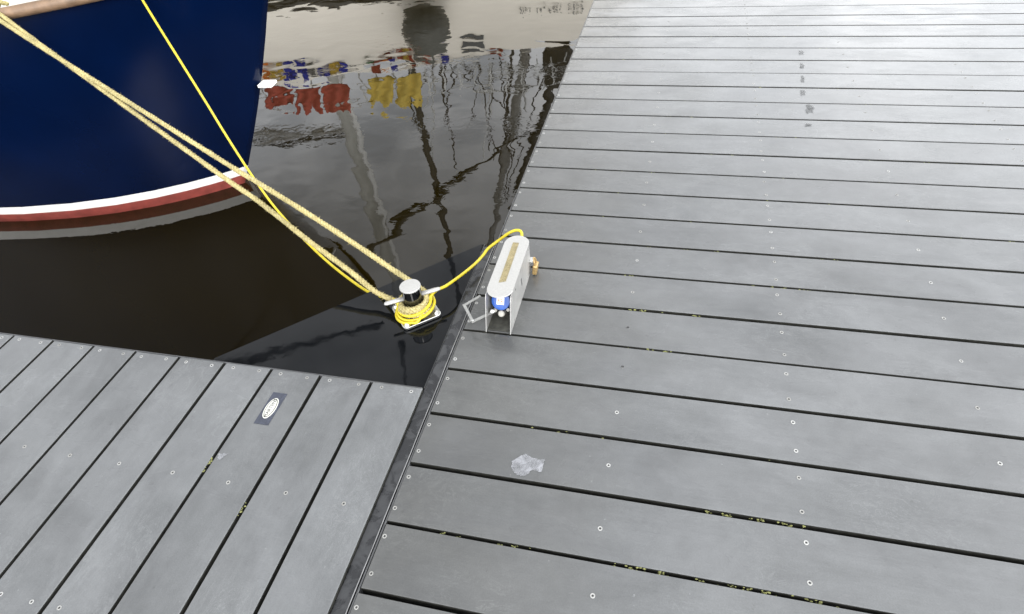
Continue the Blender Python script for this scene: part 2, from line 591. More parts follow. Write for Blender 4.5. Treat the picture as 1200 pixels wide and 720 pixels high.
def twisted_rope(bm, pts, R, pitch=0.042, strands=3, fuzz=900):
    pts = resample(pts, 0.0065)
    fr = frames(pts)
    off, rs = R * 0.50, R * 0.56
    s = 0.0
    paths = [[] for _ in range(strands)]
    for i, (p, (t, n, b)) in enumerate(zip(pts, fr)):
        if i:
            s += (p - pts[i - 1]).length
        wob = 1 + 0.10 * math.sin(s * 37) + 0.06 * math.sin(s * 91)
        for k in range(strands):
            a = 2 * PI * (s / pitch + k / strands)
            paths[k].append(p + (n * math.cos(a) + b * math.sin(a)) * off * wob)
    for q in paths:
        tube(bm, q, rs, 7)
    rnd = random.Random(len(pts))
    for _ in range(fuzz):                                    # loose broken fibres
        i = rnd.randrange(len(pts))
        t, n, b = fr[i]
        a = rnd.random() * 2 * PI
        d = n * math.cos(a) + b * math.sin(a)
        base = pts[i] + d * R * 0.9
        L = rnd.uniform(0.002, 0.0070) * (1.8 if rnd.random() < 0.06 else 1)
        tip = base + d * L + t * rnd.uniform(-1, 1) * L + b * rnd.uniform(-.4, .4) * L
        wv = t * 0.0009
        try:
            bm.faces.new([bm.verts.new(base - wv), bm.verts.new(base + wv), bm.verts.new(tip)])
        except ValueError:
            pass


# ------------------------------------------------------------------ water and the beds of the setting
bm = bmesh.new()
g = [-900, -60, -12, 0, 12, 60, 900]
vs = [[bm.verts.new((x, y, WATER)) for x in g] for y in g]
for i in range(6):
    for j in range(6):
        bm.faces.new((vs[i][j], vs[i][j + 1], vs[i + 1][j + 1], vs[i + 1][j]))
tag(finish('water', bm, M['water']), 'calm dark brown harbour water with soft reflections', kind='structure')

# ------------------------------------------------------------------ the main dock
PITCH = 0.18135
Y0 = -0.4049
GAP = 0.0120
TH = 0.032
DOCK_W = 3.1


def plank_mesh(name, length, width, mat):
    """a board along +X from 0, centred on Y, its top at z = 0"""
    b = bmesh.new()
    box(b, (0, -width / 2, -TH), (length, width / 2, 0))
    top = [e for e in b.edges if all(abs(v.co.z) < 1e-6 for v in e.verts)]
    bmesh.ops.bevel(b, geom=top, offset=0.0018, segments=2, affect='EDGES', profile=0.5)
    me = bpy.data.meshes.new(name)
    bmesh.ops.recalc_face_normals(b, faces=b.faces)
    b.to_mesh(me)
    b.free()
    me.materials.append(mat)
    me.materials.append(M['board_side'])
    for p_ in me.polygons:
        if abs(p_.normal.z) < 0.3 and abs(p_.normal.y) > 0.9:
            p_.material_index = 1
    return me


def screw_mesh():
    b = bmesh.new()
    lathe(b, [(0.0062, -0.0012), (0.0060, 0.0006), (0.0052, 0.0011), (0.0036, 0.0007), (0.0029, 0.0005), (0.0025, 0.0001), (0.0006, 0.0001)],
          14, mats=[0, 0, 0, 0, 1, 1], cap0=False)
    me = bpy.data.meshes.new('screw')
    bmesh.ops.recalc_face_normals(b, faces=b.faces)
    b.to_mesh(me)
    b.free()
    me.materials.append(M['screw'])
    me.materials.append(M['socket'])
    return me


def hole_mesh():
    b = bmesh.new()
    lathe(b, [(0.0068, 0.0002), (0.0060, 0.0012), (0.0052, 0.0008), (0.0044, 0.0002), (0.0005, 0.0002)], 14, mats=[0, 0, 1, 1], cap0=False)
    me = bpy.data.meshes.new('screw_hole')
    bmesh.ops.recalc_face_normals(b, faces=b.faces)
    b.to_mesh(me)
    b.free()
    me.materials.append(M['plank'])
    me.materials.append(M['socket'])
    return me


SCREW, HOLE = screw_mesh(), hole_mesh()
PL = plank_mesh('plank', DOCK_W, PITCH - GAP, M['plank'])
dock = empty('floating_dock', (0, 0, 0))
tag(dock, 'wide grey floating dock of cross boards running away up the right', 'dock')
rnd = random.Random(3)


def add_screw(parent, x, y, mesh=SCREW, name='screw'):
    o = bpy.data.objects.new(name, mesh)
    o.location = (x + rnd.uniform(-.0022, .0022), y + rnd.uniform(-.003, .003), 0)
    o.rotation_euler = (rnd.uniform(-.06, .06), rnd.uniform(-.06, .06), rnd.random() * 6)
    s = rnd.uniform(0.92, 1.06)
    o.scale = (s, s, 1)
    link(o, parent)


for i in range(-5, 35):
    y = Y0 + (i + 0.5) * PITCH
    p = bpy.data.objects.new('plank', PL)
    link(p, dock)
    p.location = (rnd.uniform(-0.0012, 0.0012), y + rnd.uniform(-.0012, .0012), rnd.uniform(-0.0008, 0.0006))
    p.rotation_euler = (rnd.uniform(-.0022, .0022), 0, rnd.uniform(-.0009, .0009))
    if -2 <= i <= 24:
        hy = PITCH / 2 - 0.041
        for sy in (-hy, hy):
            add_screw(p, 0.0105, sy)
            add_screw(p, 1.044, sy)
        if i in (3, 4):
            add_screw(p, 0.553, 0.0, HOLE, 'screw_hole')
        else:
            add_screw(p, 0.553, rnd.uniform(-.006, .006))
        if 2 <= i <= 18:
            add_screw(p, 1.545, 0)
        if 9 <= i <= 16:
            for sy in (-hy, hy):
                add_screw(p, 2.08, sy)
YA, YB = Y0 - 5 * PITCH, Y0 + 35 * PITCH
bm = bmesh.new()
for x in (0.004, 0.53, 1.02, 1.52, 2.05, 2.55, 3.03):
    box(bm, (x, YA, -0.16), (x + 0.05, YB, -TH - 0.004))
finish('joist', bm, M['under'], dock)
bm = bmesh.new()
box(bm, (0.03, YA + .02, -0.62), (DOCK_W - 0.03, YB - .02, -0.19), bev=0.03)
finish('float', bm, M['float'], dock)
# side fascia and the thin angle that runs along the board ends
bm = bmesh.new()
box(bm, (-0.0065, YA, -0.30), (-0.0015, YB, -0.0015), bev=0.0012)
finish('edge_angle', bm, M['trim'], dock)
bm = bmesh.new()
box(bm, (DOCK_W + 0.002, YA, -0.30), (DOCK_W + 0.008, YB, -0.0015), bev=0.0012)
finish('edge_angle', bm, M['trim'], dock)
# channel between the docks: flat band, bright worn lip, dark slot
bm = bmesh.new()
box(bm, (-0.0535, YA, -0.060), (-0.0145, 0.80, -0.012), bev=0.001)
finish('edge_channel', bm, M['band'], dock)
bm = bmesh.new()
pts = [Vector((-0.0135 + 0.0004 * math.sin(k * 1.7), YA + (0.80 - YA) * k / 30, -0.0085)) for k in range(31)]
tube(bm, pts, 0.0017, 6)
finish('channel_lip', bm, M['lip'], dock)
bm = bmesh.new()
box(bm, (-0.0144, YA, -0.065), (-0.0070, 0.80, -0.030))
finish('channel_slot', bm, M['under'], dock)

# ------------------------------------------------------------------ the finger dock (boards run the other way)
FP = 0.1818
FX0 = -0.0545
FY1, FY0 = 0.045, -1.32
FPL = plank_mesh('plank', FY1 - FY0, FP - GAP, M['plank'])
fd = empty('finger_dock', (-0.5, 0, 0))
tag(fd, 'narrower grey finger dock with lengthwise boards at the lower left', 'dock')
fd_planks = []
for j in range(25):
    x = FX0 - (j + 0.5) * FP + GAP / 2
    p = bpy.data.objects.new('plank', FPL)
    link(p, fd)
    p.location = (x + 0.5, FY0 + rnd.uniform(-.0015, .0015), rnd.uniform(-0.0009, 0.0009))
    p.rotation_euler = (0, rnd.uniform(-.0022, .0022), 0)
    p.rotation_euler = (rnd.uniform(-.002, .002), 0, PI / 2)
    fd_planks.append(p)
    if j < 13:
        L = FY1 - FY0
        h = FP / 2 - 0.041
        for sx in (-h, h):
            add_screw(p, L - 0.017, sx)
            if j < 6:
                add_screw(p, L - 0.82, sx)
        add_screw(p, L - 0.42, rnd.uniform(-.006, .006))
FXE = FX0 - 25 * FP
bm = bmesh.new()
for y in (-1.28, -0.80, -0.40, -0.005):
    box(bm, (FXE + .02 + .5, y - 0.025, -0.15), (-0.065 + .5, y + 0.025, -TH - 0.004))
finish('joist', bm, M['under'], fd)
bm = bmesh.new()
box(bm, (FXE + .04 + .5, FY0 + .03, -0.62), (-0.09 + .5, FY1 - .05, -0.17), bev=0.03)
finish('float', bm, M['float'], fd)
bm = bmesh.new()
box(bm, (FXE + .5, FY1 + 0.0012, -0.26), (-0.058 + .5, FY1 + 0.0062, -0.002), bev=0.001)
finish('edge_angle', bm, M['trim'], fd)

# ------------------------------------------------------------------ moss in the gaps
bm = bmesh.new()
rm = random.Random(11)


def clump(x, y, z, r):
    vs_ = [bm.verts.new((x + math.cos(a) * r * rm.uniform(.7, 1.5), y + math.sin(a) * r * rm.uniform(.4, .8), z - r * .3)) for a in (0.3, 1.5, 2.7, 3.9, 5.2)]
    t_ = bm.verts.new((x + rm.uniform(-.3, .3) * r, y, z + r * rm.uniform(.5, .9)))
    for k in range(5):
        bm.faces.new((vs_[k], vs_[(k + 1) % 5], t_))


def moss_run(gapi, x0, x1, n, rmin=.0016, rmax=.0042):
    y = Y0 + gapi * PITCH
    for _ in range(n):
        c = rm.uniform(x0, x1)
        for _ in range(rm.randint(1, 5)):
            clump(c + rm.gauss(0, .006), y + rm.uniform(-.004, .004), -0.0035 + rm.uniform(-.004, .001), rm.uniform(rmin, rmax))


moss_run(0, .55, 1.10, 20)
moss_run(0, .15, .45, 5)
moss_run(1, .78, 1.05, 12)
moss_run(2, .3, 1.1, 5)
moss_run(4, .50, .70, 7)
moss_run(5, .55, .80, 8)
moss_run(6, .35, 1.3, 9)
for gi in range(7, 23):
    moss_run(gi, .3, 2.0, 6, .0015, .0035)
moss_run(-1, .6, 1.1, 6)
for (x, y) in ((un(283, 597).x, un(283, 597).y), (un(246, 538).x, un(246, 538).y), (un(243, 545).x, un(243, 545).y)):
    for _ in range(9):
        clump(FX0 - round((FX0 - x) / FP) * FP + GAP / 2 + rm.uniform(-.004, .004) - 0.004, y + rm.gauss(0, .010), -.003, rm.uniform(.002, .004))
tag(finish('moss', bm, M['moss']), 'yellow green moss tufts growing in the gaps between the dock boards', 'moss', kind='stuff')

# ------------------------------------------------------------------ black gusset plate in the corner
PZ = -0.020
bm = bmesh.new()
tri = [Vector((-0.0545, 0.052, PZ)), Vector((-0.0545, 0.822, PZ)), Vector((-0.075, 0.822, PZ)), Vector((-0.845, 0.074, PZ)), Vector((-0.845, 0.052, PZ))]
top = [bm.verts.new(v) for v in tri]
bot = [bm.verts.new(v - Vector((0, 0, 0.012))) for v in tri]
bm.faces.new(top)
bm.faces.new(bot[::-1])
for k in range(5):
    bm.faces.new((top[k], bot[k], bot[(k + 1) % 5], top[(k + 1) % 5]))
gus = finish('corner_plate', bm, M['wet_plate'])
tag(gus, 'black wet triangular steel plate bridging the corner between the two docks', 'metal plate')
bm = bmesh.new()
tube(bm, [Vector((-0.058, 0.06 + k * .076, PZ + 0.001)) for k in range(11)], 0.0022, 6)
finish('weld_seam', bm, M['black_steel'], gus)
bm = bmesh.new()      # stiffening rib under the free edge
for a_, b_ in ((Vector((-0.09, 0.80, PZ - .03)), Vector((-0.83, 0.080, PZ - .03))),):
    d = (b_ - a_)
    box(bm, (0, 0, -0.02), (d.length, 0.008, 0.017), rot=Matrix.Rotation(math.atan2(d.y, d.x), 3, 'Z'), at=a_)
finish('stiffener', bm, M['black_steel'], gus)

# ------------------------------------------------------------------ mooring bollard
BX, BY = -0.203, 0.397
BASE_T = 0.010
BZ = PZ + 0.004
bol = empty('mooring_bollard', (BX, BY, BZ), math.radians(41))
tag(bol, 'low steel cross bollard wound with ropes on the black corner plate', 'bollard')


def rounded_plate(bm, hx, hy, r, z0, z1, n=5, bev=0.0015):
    pts_ = []
    for cx, cy, a0 in ((hx - r, hy - r, 0), (-hx + r, hy - r, PI / 2), (-hx + r, -hy + r, PI), (hx - r, -hy + r, 1.5 * PI)):
        for k in range(n + 1):
            a = a0 + PI / 2 * k / n
            pts_.append((cx + r * math.cos(a), cy + r * math.sin(a)))
    N = len(pts_)
    def ring(s, z):
        return [bm.verts.new((x - bev * s * math.copysign(1, x), y - bev * s * math.copysign(1, y), z)) for x, y in pts_]
    rings = [ring(0, z0), ring(0, z1 - bev), ring(1, z1)]
    for i in range(2):
        for k in range(N):
            bm.faces.new((rings[i][k], rings[i][(k + 1) % N], rings[i + 1][(k + 1) % N], rings[i + 1][k]))
    bm.faces.new(rings[0][::-1])
    bm.faces.new(rings[-1])


bm = bmesh.new()
rounded_plate(bm, 0.072, 0.072, 0.016, 0.0, BASE_T)
finish('base_plate', bm, M['steel'], bol)
for sx in (-1, 1):
    for sy in (-1, 1):
        bm = bmesh.new()
        lathe(bm, [(0.0105, BASE_T), (0.0105, BASE_T + 0.0015), (0.0082, BASE_T + 0.0016), (0.0082, BASE_T + 0.0062), (0.0060, BASE_T + 0.0085), (0.0015, BASE_T + 0.0095)], 12, (sx * 0.056, sy * 0.056, 0))
        finish('bolt', bm, M['steel'], bol, True)
bm = bmesh.new()
lathe(bm, [(0.036, BASE_T), (0.0345, BASE_T + .012), (0.0345, 0.108), (0.0345, 0.1195)], 40, cap1=False, cap0=False)
finish('post', bm, M['polished'], bol, True)
bm = bmesh.new()
lathe(bm, [(0.0345, 0.1195), (0.0366, 0.1200), (0.0375, 0.1215), (0.0375, 0.1245), (0.0366, 0.1262), (0.012, 0.1272), (0.002, 0.1273)], 40)
finish('cap', bm, M['cap'], bol)
HZ = 0.077
bm = bmesh.new()
hd = math.radians(-9)
for s in (-1, 1):
    pr_ = [(0.030, 0.0095), (0.080, 0.0090), (0.096, 0.0082), (0.101, 0.0060), (0.103, 0.002)]
    u_ = Vector((math.cos(hd) * s, math.sin(hd) * s, 0))
    v_ = Vector((-u_.y, u_.x, 0))
    rings = []
    for d_, r_ in pr_:
        rings.append([bm.verts.new(u_ * d_ + v_ * math.cos(2 * PI * k / 14) * r_ + Vector((0, 0, HZ + 0.78 * r_ * math.sin(2 * PI * k / 14)))) for k in range(14)])
    for i in range(len(rings) - 1):
        for k in range(14):
            bm.faces.new((rings[i][k], rings[i][(k + 1) % 14], rings[i + 1][(k + 1) % 14], rings[i + 1][k]))
    bm.faces.new(rings[-1])
    bm.faces.new(rings[0][::-1])
    hb = finish('horn', bm, M['cap'], bol, True)
    bm = bmesh.new()
bm.free()

# ------------------------------------------------------------------ the blue boat
HEAD = math.radians(-2)
AX = Vector((math.cos(HEAD), math.sin(HEAD), 0))       # towards the bow
NS = Vector((math.sin(HEAD), -math.cos(HEAD), 0))      # near side
STEM = un(287, 214.5, WATER)
LEAN = Vector((0.447, 0.161, 1.0))
LB = 6.4
SHEER = 0.78


def stem_at(h):           # h above water
    return STEM + LEAN * h + Vector((0.03, 0.01, 0)) * math.sin(min(1.3, max(0, h)) * 2.4)


def half_beam(s, h):
    bm_ = 0.78 + 0.36 * min(1.0, max(0.0, h) / 1.2)
    lam = 0.78 + 0.02 * h
    b_ = bm_ * (1 - math.exp(-s / lam))
    if s > 4.6:
        b_ *= 1 - 0.16 * ((s - 4.6) / 1.8) ** 2
    if h < 0:
        b_ *= max(0.12, 1 + h * 1.4)
    return b_


def hull_pt(s, h, side):
    p = stem_at(h)
    return p - AX * s + NS * (half_beam(s, h) * side)


SS = [0, .03, .08, .16, .28, .44, .65, .9, 1.2, 1.6, 2.1, 2.7, 3.4, 4.2, 5.0, 5.7, LB]


def sheer_h(s):
    return 1.28 - 0.20 * min(1, s / 4.0) + 0.02 * max(0, s - 4)


def hull_strip(name, hs, mat, parent, top_sheer=False):
    b = bmesh.new()
    for side in (1, -1):
        g_ = []
        for s in SS:
            row = []
            for h in hs:
                hh = h * sheer_h(s) / sheer_h(0) if top_sheer else h
                if top_sheer:
                    hh = hs[0] + (h - hs[0]) * (sheer_h(s) - hs[0]) / (hs[-1] - hs[0])
                row.append(b.verts.new(hull_pt(s, hh, side) - Vector((0, 0, 0))))
            g_.append(row)
        for i in range(len(SS) - 1):
            for k in range(len(hs) - 1):
                b.faces.new((g_[i][k], g_[i + 1][k], g_[i + 1][k + 1], g_[i][k + 1]))
        if side == 1:
            st = g_[-1]
        else:
            for k in range(len(hs) - 1):
                b.faces.new((st[k], st[k + 1], g_[-1][k + 1], g_[-1][k]))
    bmesh.ops.remove_doubles(b, verts=b.verts, dist=0.0004)
    return finish(name, b, mat, parent, True)


boat = empty('moored_boat', (0, 0, 0))
tag(boat, 'navy blue boat bow with white and red waterline bands at upper left', 'boat')
hull_strip('hull', [0.119, .22, .34, .5, .68, .88, 1.08, 1.28], M['navy'], boat, True)
hull_strip('white_stripe', [0.064, 0.0915, 0.119], M['white_paint'], boat)
hull_strip('red_bottom', [-0.45, -0.2, -0.03, 0.03, 0.064], M['red_anti'], boat)
# deck, rubbing rail, cabin, pulpit
b = bmesh.new()
rows = []
for s in SS:
    h = sheer_h(s) - 0.05
    rows.append([b.verts.new(hull_pt(s, h, sd_) * 1.0 + Vector((0, 0, 0.02 * (1 - abs(sd_))))) for sd_ in (0.985, 0.5, 0, -0.5, -0.985)])
for i in range(len(SS) - 1):
    for k in range(4):
        b.faces.new((rows[i][k], rows[i + 1][k], rows[i + 1][k + 1], rows[i][k + 1]))
bmesh.ops.remove_doubles(b, verts=b.verts, dist=0.0004)
finish('deck', b, M['deck_paint'], boat, True)
b = bmesh.new()
for side in (1, -1):
    tube(b, resample([hull_pt(s, sheer_h(s), side) + NS * side * 0.008 for s in SS], 0.12), 0.028, 8)
finish('rubbing_rail', b, M['teak'], boat)
b = bmesh.new()
cab = []
for s, wd, ht in ((1.9, .30, .02), (2.1, .42, .34), (2.6, .55, .42), (4.4, .62, .46), (4.5, .62, .02)):
    p = stem_at(1.2) - AX * s
    cab.append([b.verts.new(p + NS * wd * q + Vector((0, 0, zz))) for q, zz in ((1.08, -0.05), (1.0, ht * .85), (.8, ht), (-.8, ht), (-1.0, ht * .85), (-1.08, -0.05))])
for i in range(4):
    for k in range(5):
        b.faces.new((cab[i][k], cab[i + 1][k], cab[i + 1][k + 1], cab[i][k + 1]))
finish('cabin', b, M['white_paint'], boat)
for s in (2.5, 3.2, 3.9):
    b = bmesh.new()
    p = stem_at(1.2) - AX * s + NS * 0.60
    box(b, (-.22, -.012, .10), (.22, .012, .26), bev=.02, rot=Matrix.Rotation(HEAD, 3, 'Z'), at=p)
    finish('window', b, M['glass'], boat)
b = bmesh.new()
rail = []
for side in (1, -1):
    rail.append([hull_pt(s, sheer_h(s), side) + Vector((0, 0, .42)) - NS * side * .05 for s in (1.5, 1.0, .5, .15)])
tube(b, catmull(rail[0] + [stem_at(1.28) + AX * .06 + Vector((0, 0, .44))] + rail[1][::-1], 6), 0.0125, 8)
for side in (1, -1):
    for s in (1.5, .75, .15):
        q = hull_pt(s, sheer_h(s), side) - NS * side * .05
        tube(b, [q, q + Vector((0, 0, .42))], 0.0125, 8)
finish('bow_rail', b, M['steel'], boat)
b = bmesh.new()      # small white plate at the stem
q0 = stem_at(0.62)
box(b, (0.0, -0.05, -0.009), (0.090, 0.03, 0.009), bev=0.005, rot=Matrix.Rotation(HEAD + .1, 3, 'Z'), at=q0 + Vector((0, 0, 0)))
plate_o = finish('stem_plate', b, M['white_paint'], boat)


def gun(s, dz=0.0):
    return hull_pt(s, sheer_h(s), 1) + Vector((0, 0, 0.028 + dz)) - NS * 0.02


# ------------------------------------------------------------------ ropes and cable
def vplane(A, Bp):
    d = Vector((Bp.x - A.x, Bp.y - A.y, 0))
    n = Vector((-d.y, d.x, 0)).normalized()
    return n


def run_in_plane(A, Bp, pix):
    n = vplane(A, Bp)
    return [onplane(x, y, A, n) for x, y in pix]


def find_gun(pix_a, pix_b):
    """station on the near gunwale that lies on the sight line through two pixels"""
    n = ray(*pix_a).cross(ray(*pix_b))
    best = None
    for k in range(0, 600):
        s = 0.05 + k * 0.006
        e = abs((gun(s) - CAM).normalized().dot(n.normalized()))
        if best is None or e < best[0]:
            best = (e, s)
    return best[1]


ROPE_R = 0.0102
post = Vector((BX, BY, 0))


def around(ang, r, z):
    return Vector((BX + r * math.cos(ang), BY + r * math.sin(ang), z))


sU = find_gun((478, 328), (240, 176))
sL = find_gun((455, 350), (240, 192))
sC = find_gun((240, 118), (268, 164))
# upper line: from the boat to behind the post, one turn
bm = bmesh.new()
A = un(479, 328.5, 0.082)
E_ = gun(sU)
mid = run_in_plane(A, E_, [(240, 176), (300, 213), (360, 250), (420, 289), (460, 316)])
path = [E_ - AX * .05 - NS * 0.12 - Vector((0, 0, .02)), E_] + mid + [A]
for k in range(1, 15):
    path.append(around(1.75 - k * 0.42, 0.0465 + .0004 * k, 0.068 - 0.018 * min(1, k / 4) - 0.0012 * k))
twisted_rope(bm, catmull(path, 10), ROPE_R, fuzz=1500)
r1 = finish('mooring_rope', bm, M['rope'])
tag(r1, 'upper of two thick pale yellow fuzzy ropes from blue boat, ending behind the steel cap', 'rope', 'thick mooring ropes from the boat to the bollard')
# lower line: arrives below the left horn, two turns round the foot
bm = bmesh.new()
A = around(3.5, 0.052, 0.040)
E_ = gun(sL)
mid = run_in_plane(A, E_, [(240, 192), (300, 234), (360, 281), (410, 318), (440, 342)])
path = [E_ - AX * .05 - NS * 0.12 - Vector((0, 0, .02)), E_] + mid + [A]
for k in range(1, 30):
    path.append(around(3.5 + k * 0.42, 0.052 + 0.0010 * max(0, k - 14), 0.036 - 0.0011 * k + 0.004 * math.sin(k * .42)))
twisted_rope(bm, catmull(path, 10), ROPE_R, fuzz=1600)
r2 = finish('mooring_rope', bm, M['rope'])
tag(r2, 'lower of two thick pale yellow fuzzy ropes, passing under the left horn of the bollard', 'rope', 'thick mooring ropes from the boat to the bollard')
# yellow cable
bm = bmesh.new()
A = around(3.35, 0.066, 0.047)
E_ = gun(sC)
mid = run_in_plane(A, E_, [(240, 118), (265, 159), (292, 201), (318, 238), (345, 269), (375, 299), (405, 324), (435, 344)])
path = [E_ - AX * .04 - NS * 0.1 - Vector((0, 0, .01)), E_] + mid + [A]
turns = 2.30
N = 44
for k in range(1, N + 1):
    t = k / N
    ang = 3.35 + turns * 2 * PI * t
    tilt = 0.015 * math.cos(ang - 0.75)
    r_ = 0.0605 + 0.013 * t + 0.004 * math.sin(ang * 1.5 + 1) * t
    path.append(around(ang, r_, 0.036 - 0.034 * min(1, 1.25 * t) + tilt + 0.012 * max(0, t - .8) * 5))
path += [around(0.55, 0.070, 0.046), un(523, 335, .048), un(540, 323, .036), un(556, 310, .027), un(566, 299.5, .030), un(572, 291.5, .042), un(585, 281.5, .075), un(597, 273, .112), un(606, 270, .122), Vector((0.125, 0.735, 0.118)), Vector((0.127, 0.700, 0.088)), Vector((0.127, 0.64, 0.075)), Vector((0.125, 0.50, 0.06))]
tube(bm, resample(catmull(path, 8), 0.008), 0.0057, 10)
tag(finish('power_cable', bm, M['cable']), 'bright yellow power cable running from blue boat round the bollard into the outlet box', 'cable')

# ------------------------------------------------------------------ stainless outlet box on the dock edge
X0b, X1b, YF, YR, HB = 0.082, 0.170, 0.318, 0.660, 0.134
ob = empty('outlet_box', ((X0b + X1b) / 2, (YF + YR) / 2, 0))
tag(ob, 'open ended stainless steel outlet box with a blue socket on the dock edge', 'outlet box')
OX, OY = (X0b + X1b) / 2, (YF + YR) / 2


def loc(x, y, z):
    return Vector((x - OX, y - OY, z))


def sheet(bm, poly, off):
    a_ = [bm.verts.new(p) for p in poly]
    b_ = [bm.verts.new(p + off) for p in poly]
    bm.faces.new(a_)
    bm.faces.new(b_[::-1])
    for k in range(len(poly)):
        bm.faces.new((a_[k], b_[k], b_[(k + 1) % len(poly)], a_[(k + 1) % len(poly)]))


T = 0.0022
for x in (X0b, X1b - T):
    bm = bmesh.new()
    sheet(bm, [loc(x, YF, 0.0005), loc(x, YR, 0.0005), loc(x, YR, HB - .004), loc(x, YF + 0.050, HB - .004), loc(x, YF + 0.040, HB - .02)], Vector((T, 0, 0)))
    finish('side_plate', bm, M['brushed'], ob)
bm = bmesh.new()     # floor sheet with a small front lip
sheet(bm, [loc(X0b + T + .0004, YF + .012, 0.0012), loc(X1b - T - .0004, YF + .012, 0.0012), loc(X1b - T - .0004, YR - .01, 0.0012), loc(X0b + T + .0004, YR - .01, 0.0012)], Vector((0, 0, T)))
finish('floor_plate', bm, M['boxfloor'], ob)
bm = bmesh.new()     # stadium top
W2 = (X1b - X0b) / 2 + 0.0012
poly = []
ya, yb = YF + 0.034 + W2, 0.698 - W2
for k in range(17):
    a = PI + PI * k / 16
    poly.append(loc(OX + W2 * math.cos(a), ya + W2 * 0.95 * math.sin(a), HB - .0035))
for k in range(17):
    a = PI * k / 16
    poly.append(loc(OX + W2 * math.cos(a), yb + W2 * math.sin(a), HB - .0035))
sheet(bm, poly, Vector((0, 0, 0.0035)))
bmesh.ops.bevel(bm, geom=[e for e in bm.edges if abs(e.verts[0].co.z - HB) < 1e-5 and abs(e.verts[1].co.z - HB) < 1e-5], offset=0.0012, segments=1, affect='EDGES')
finish('top_plate', bm, M['cap'], ob)
bm = bmesh.new()
sheet(bm, [loc(0.114, 0.428, HB + .0004), loc(0.1365, 0.437, HB + .0004), loc(0.1345, 0.652, HB + .0004), loc(0.1125, 0.652, HB + .0004)], Vector((0, 0, 0.0012)))
finish('grip_strip', bm, M['grip'], ob)
# mid bracket under the top
bm = bmesh.new()
box(bm, tuple(loc(X0b + T + .001, 0.47, .004)), tuple(loc(X1b - T - .001, 0.474, HB - .005)))
finish('inner_bracket', bm, M['boxfloor'], ob)
# blue socket facing the viewer, tilted up
rs_ = Matrix.Rotation(math.radians(58), 3, 'X')
sc_ = loc(0.1255, 0.395, 0.083)
bm = bmesh.new()
lathe(bm, [(0.022, -0.055), (0.024, -0.02), (0.0310, -0.018), (0.0330, -0.012), (0.0330, 0.004), (0.0315, 0.008), (0.024, 0.0095), (0.003, 0.0100)], 26, sc_, rs_)
so = finish('blue_socket', bm, M['blue_plastic'], ob, False)
bm = bmesh.new()
box(bm, (-0.0130, -0.0125, 0.0102), (0.0130, 0.0125, 0.0110), rot=rs_, at=sc_)
la = finish('socket_label', bm, M['label_white'], so)
bm = bmesh.new()
for (x, y, a, c) in ((-.007, .006, .004, .0016), (.003, .006, .005, .0014), (-.006, 0, .0035, .003), (.004, -.001, .004, .002), (-.002, -.007, .008, .0014)):
    box(bm, (x - a, y - c, 0.0110), (x + a, y + c, 0.0113), rot=rs_, at=sc_)
lp = finish('label_print', bm, M['label_red'], so)
bm = bmesh.new()
box(bm, tuple(loc(.0985, .404, .030)), tuple(loc(.1535, .452, .108)), bev=0.004)
finish('socket_housing', bm, M['blue_plastic'], so)
bm = bmesh.new()
gc = loc(0.128, 0.372, 0.043)
lathe(bm, [(0.009, -0.035), (0.0105, -0.03), (0.0105, -0.008), (0.012, -0.006), (0.012, 0.002), (0.009, 0.005), (0.003, 0.0055)], 10, gc, rs_)
lathe(bm, [(0.007, -0.02), (0.007, 0.004), (0.002, 0.005)], 10, gc + Vector((-.024, 0.01, .004)), rs_)
lathe(bm, [(0.006, -0.02), (0.006, 0.004), (0.002, 0.005)], 10, gc + Vector((.022, 0.012, .010)), rs_)
finish('cable_gland', bm, M['grey_gland'], ob)
# eye bolt and bent bar at the left
bm = bmesh.new()
ev = [un(563, 347, .056), un(544, 358, .050), un(554, 377, .046), un(576, 366.5, .055)]
ev = [v - Vector((OX, OY, 0)) for v in ev]
up = Vector((0, 0, 1))


def flat_bar(bm, pts, wd, th):
    for i in range(len(pts) - 1):
        a, b_ = pts[i], pts[i + 1]
        d = (b_ - a).normalized()
        sd_ = d.cross(up).normalized()
        u2 = sd_.cross(d)
        ext = wd * 0.5 if i < len(pts) - 1 else 0
        A_, B_ = a - d * (ext if i else 0), b_ + d * ext * (1 if i < len(pts) - 2 else 0)
        lift = u2 * 0.0006 * (i % 2)
        vs_ = []
        for p in (A_, B_):
            for s1, s2 in ((-1, -1), (1, -1), (1, 1), (-1, 1)):
                vs_.append(bm.verts.new(p + sd_ * s1 * wd / 2 + u2 * s2 * th / 2 + lift))
        for q in ((0, 1, 2, 3), (7, 6, 5, 4), (0, 4, 5, 1), (1, 5, 6, 2), (2, 6, 7, 3), (3, 7, 4, 0)):
            bm.faces.new([vs_[k] for k in q])


flat_bar(bm, ev, 0.0095, 0.0032)
finish('locking_bar', bm, M['galv'], ob)
bm = bmesh.new()
lathe(bm, [(0.0045, -0.016), (0.0045, 0.0), (0.0085, 0.001), (0.0085, 0.0045), (0.005, 0.007), (0.001, 0.0075)], 10, loc(X0b - 0.001, .366, .052) + Vector((0.018, 0, .004)), Matrix.Rotation(math.radians(60), 3, 'X'))
lathe(bm, [(0.005, 0), (0.005, .004), (.001, .0045)], 8, ev[2] + Vector((0, 0, .001)))
finish('bar_bolt', bm, M['steel'], ob)
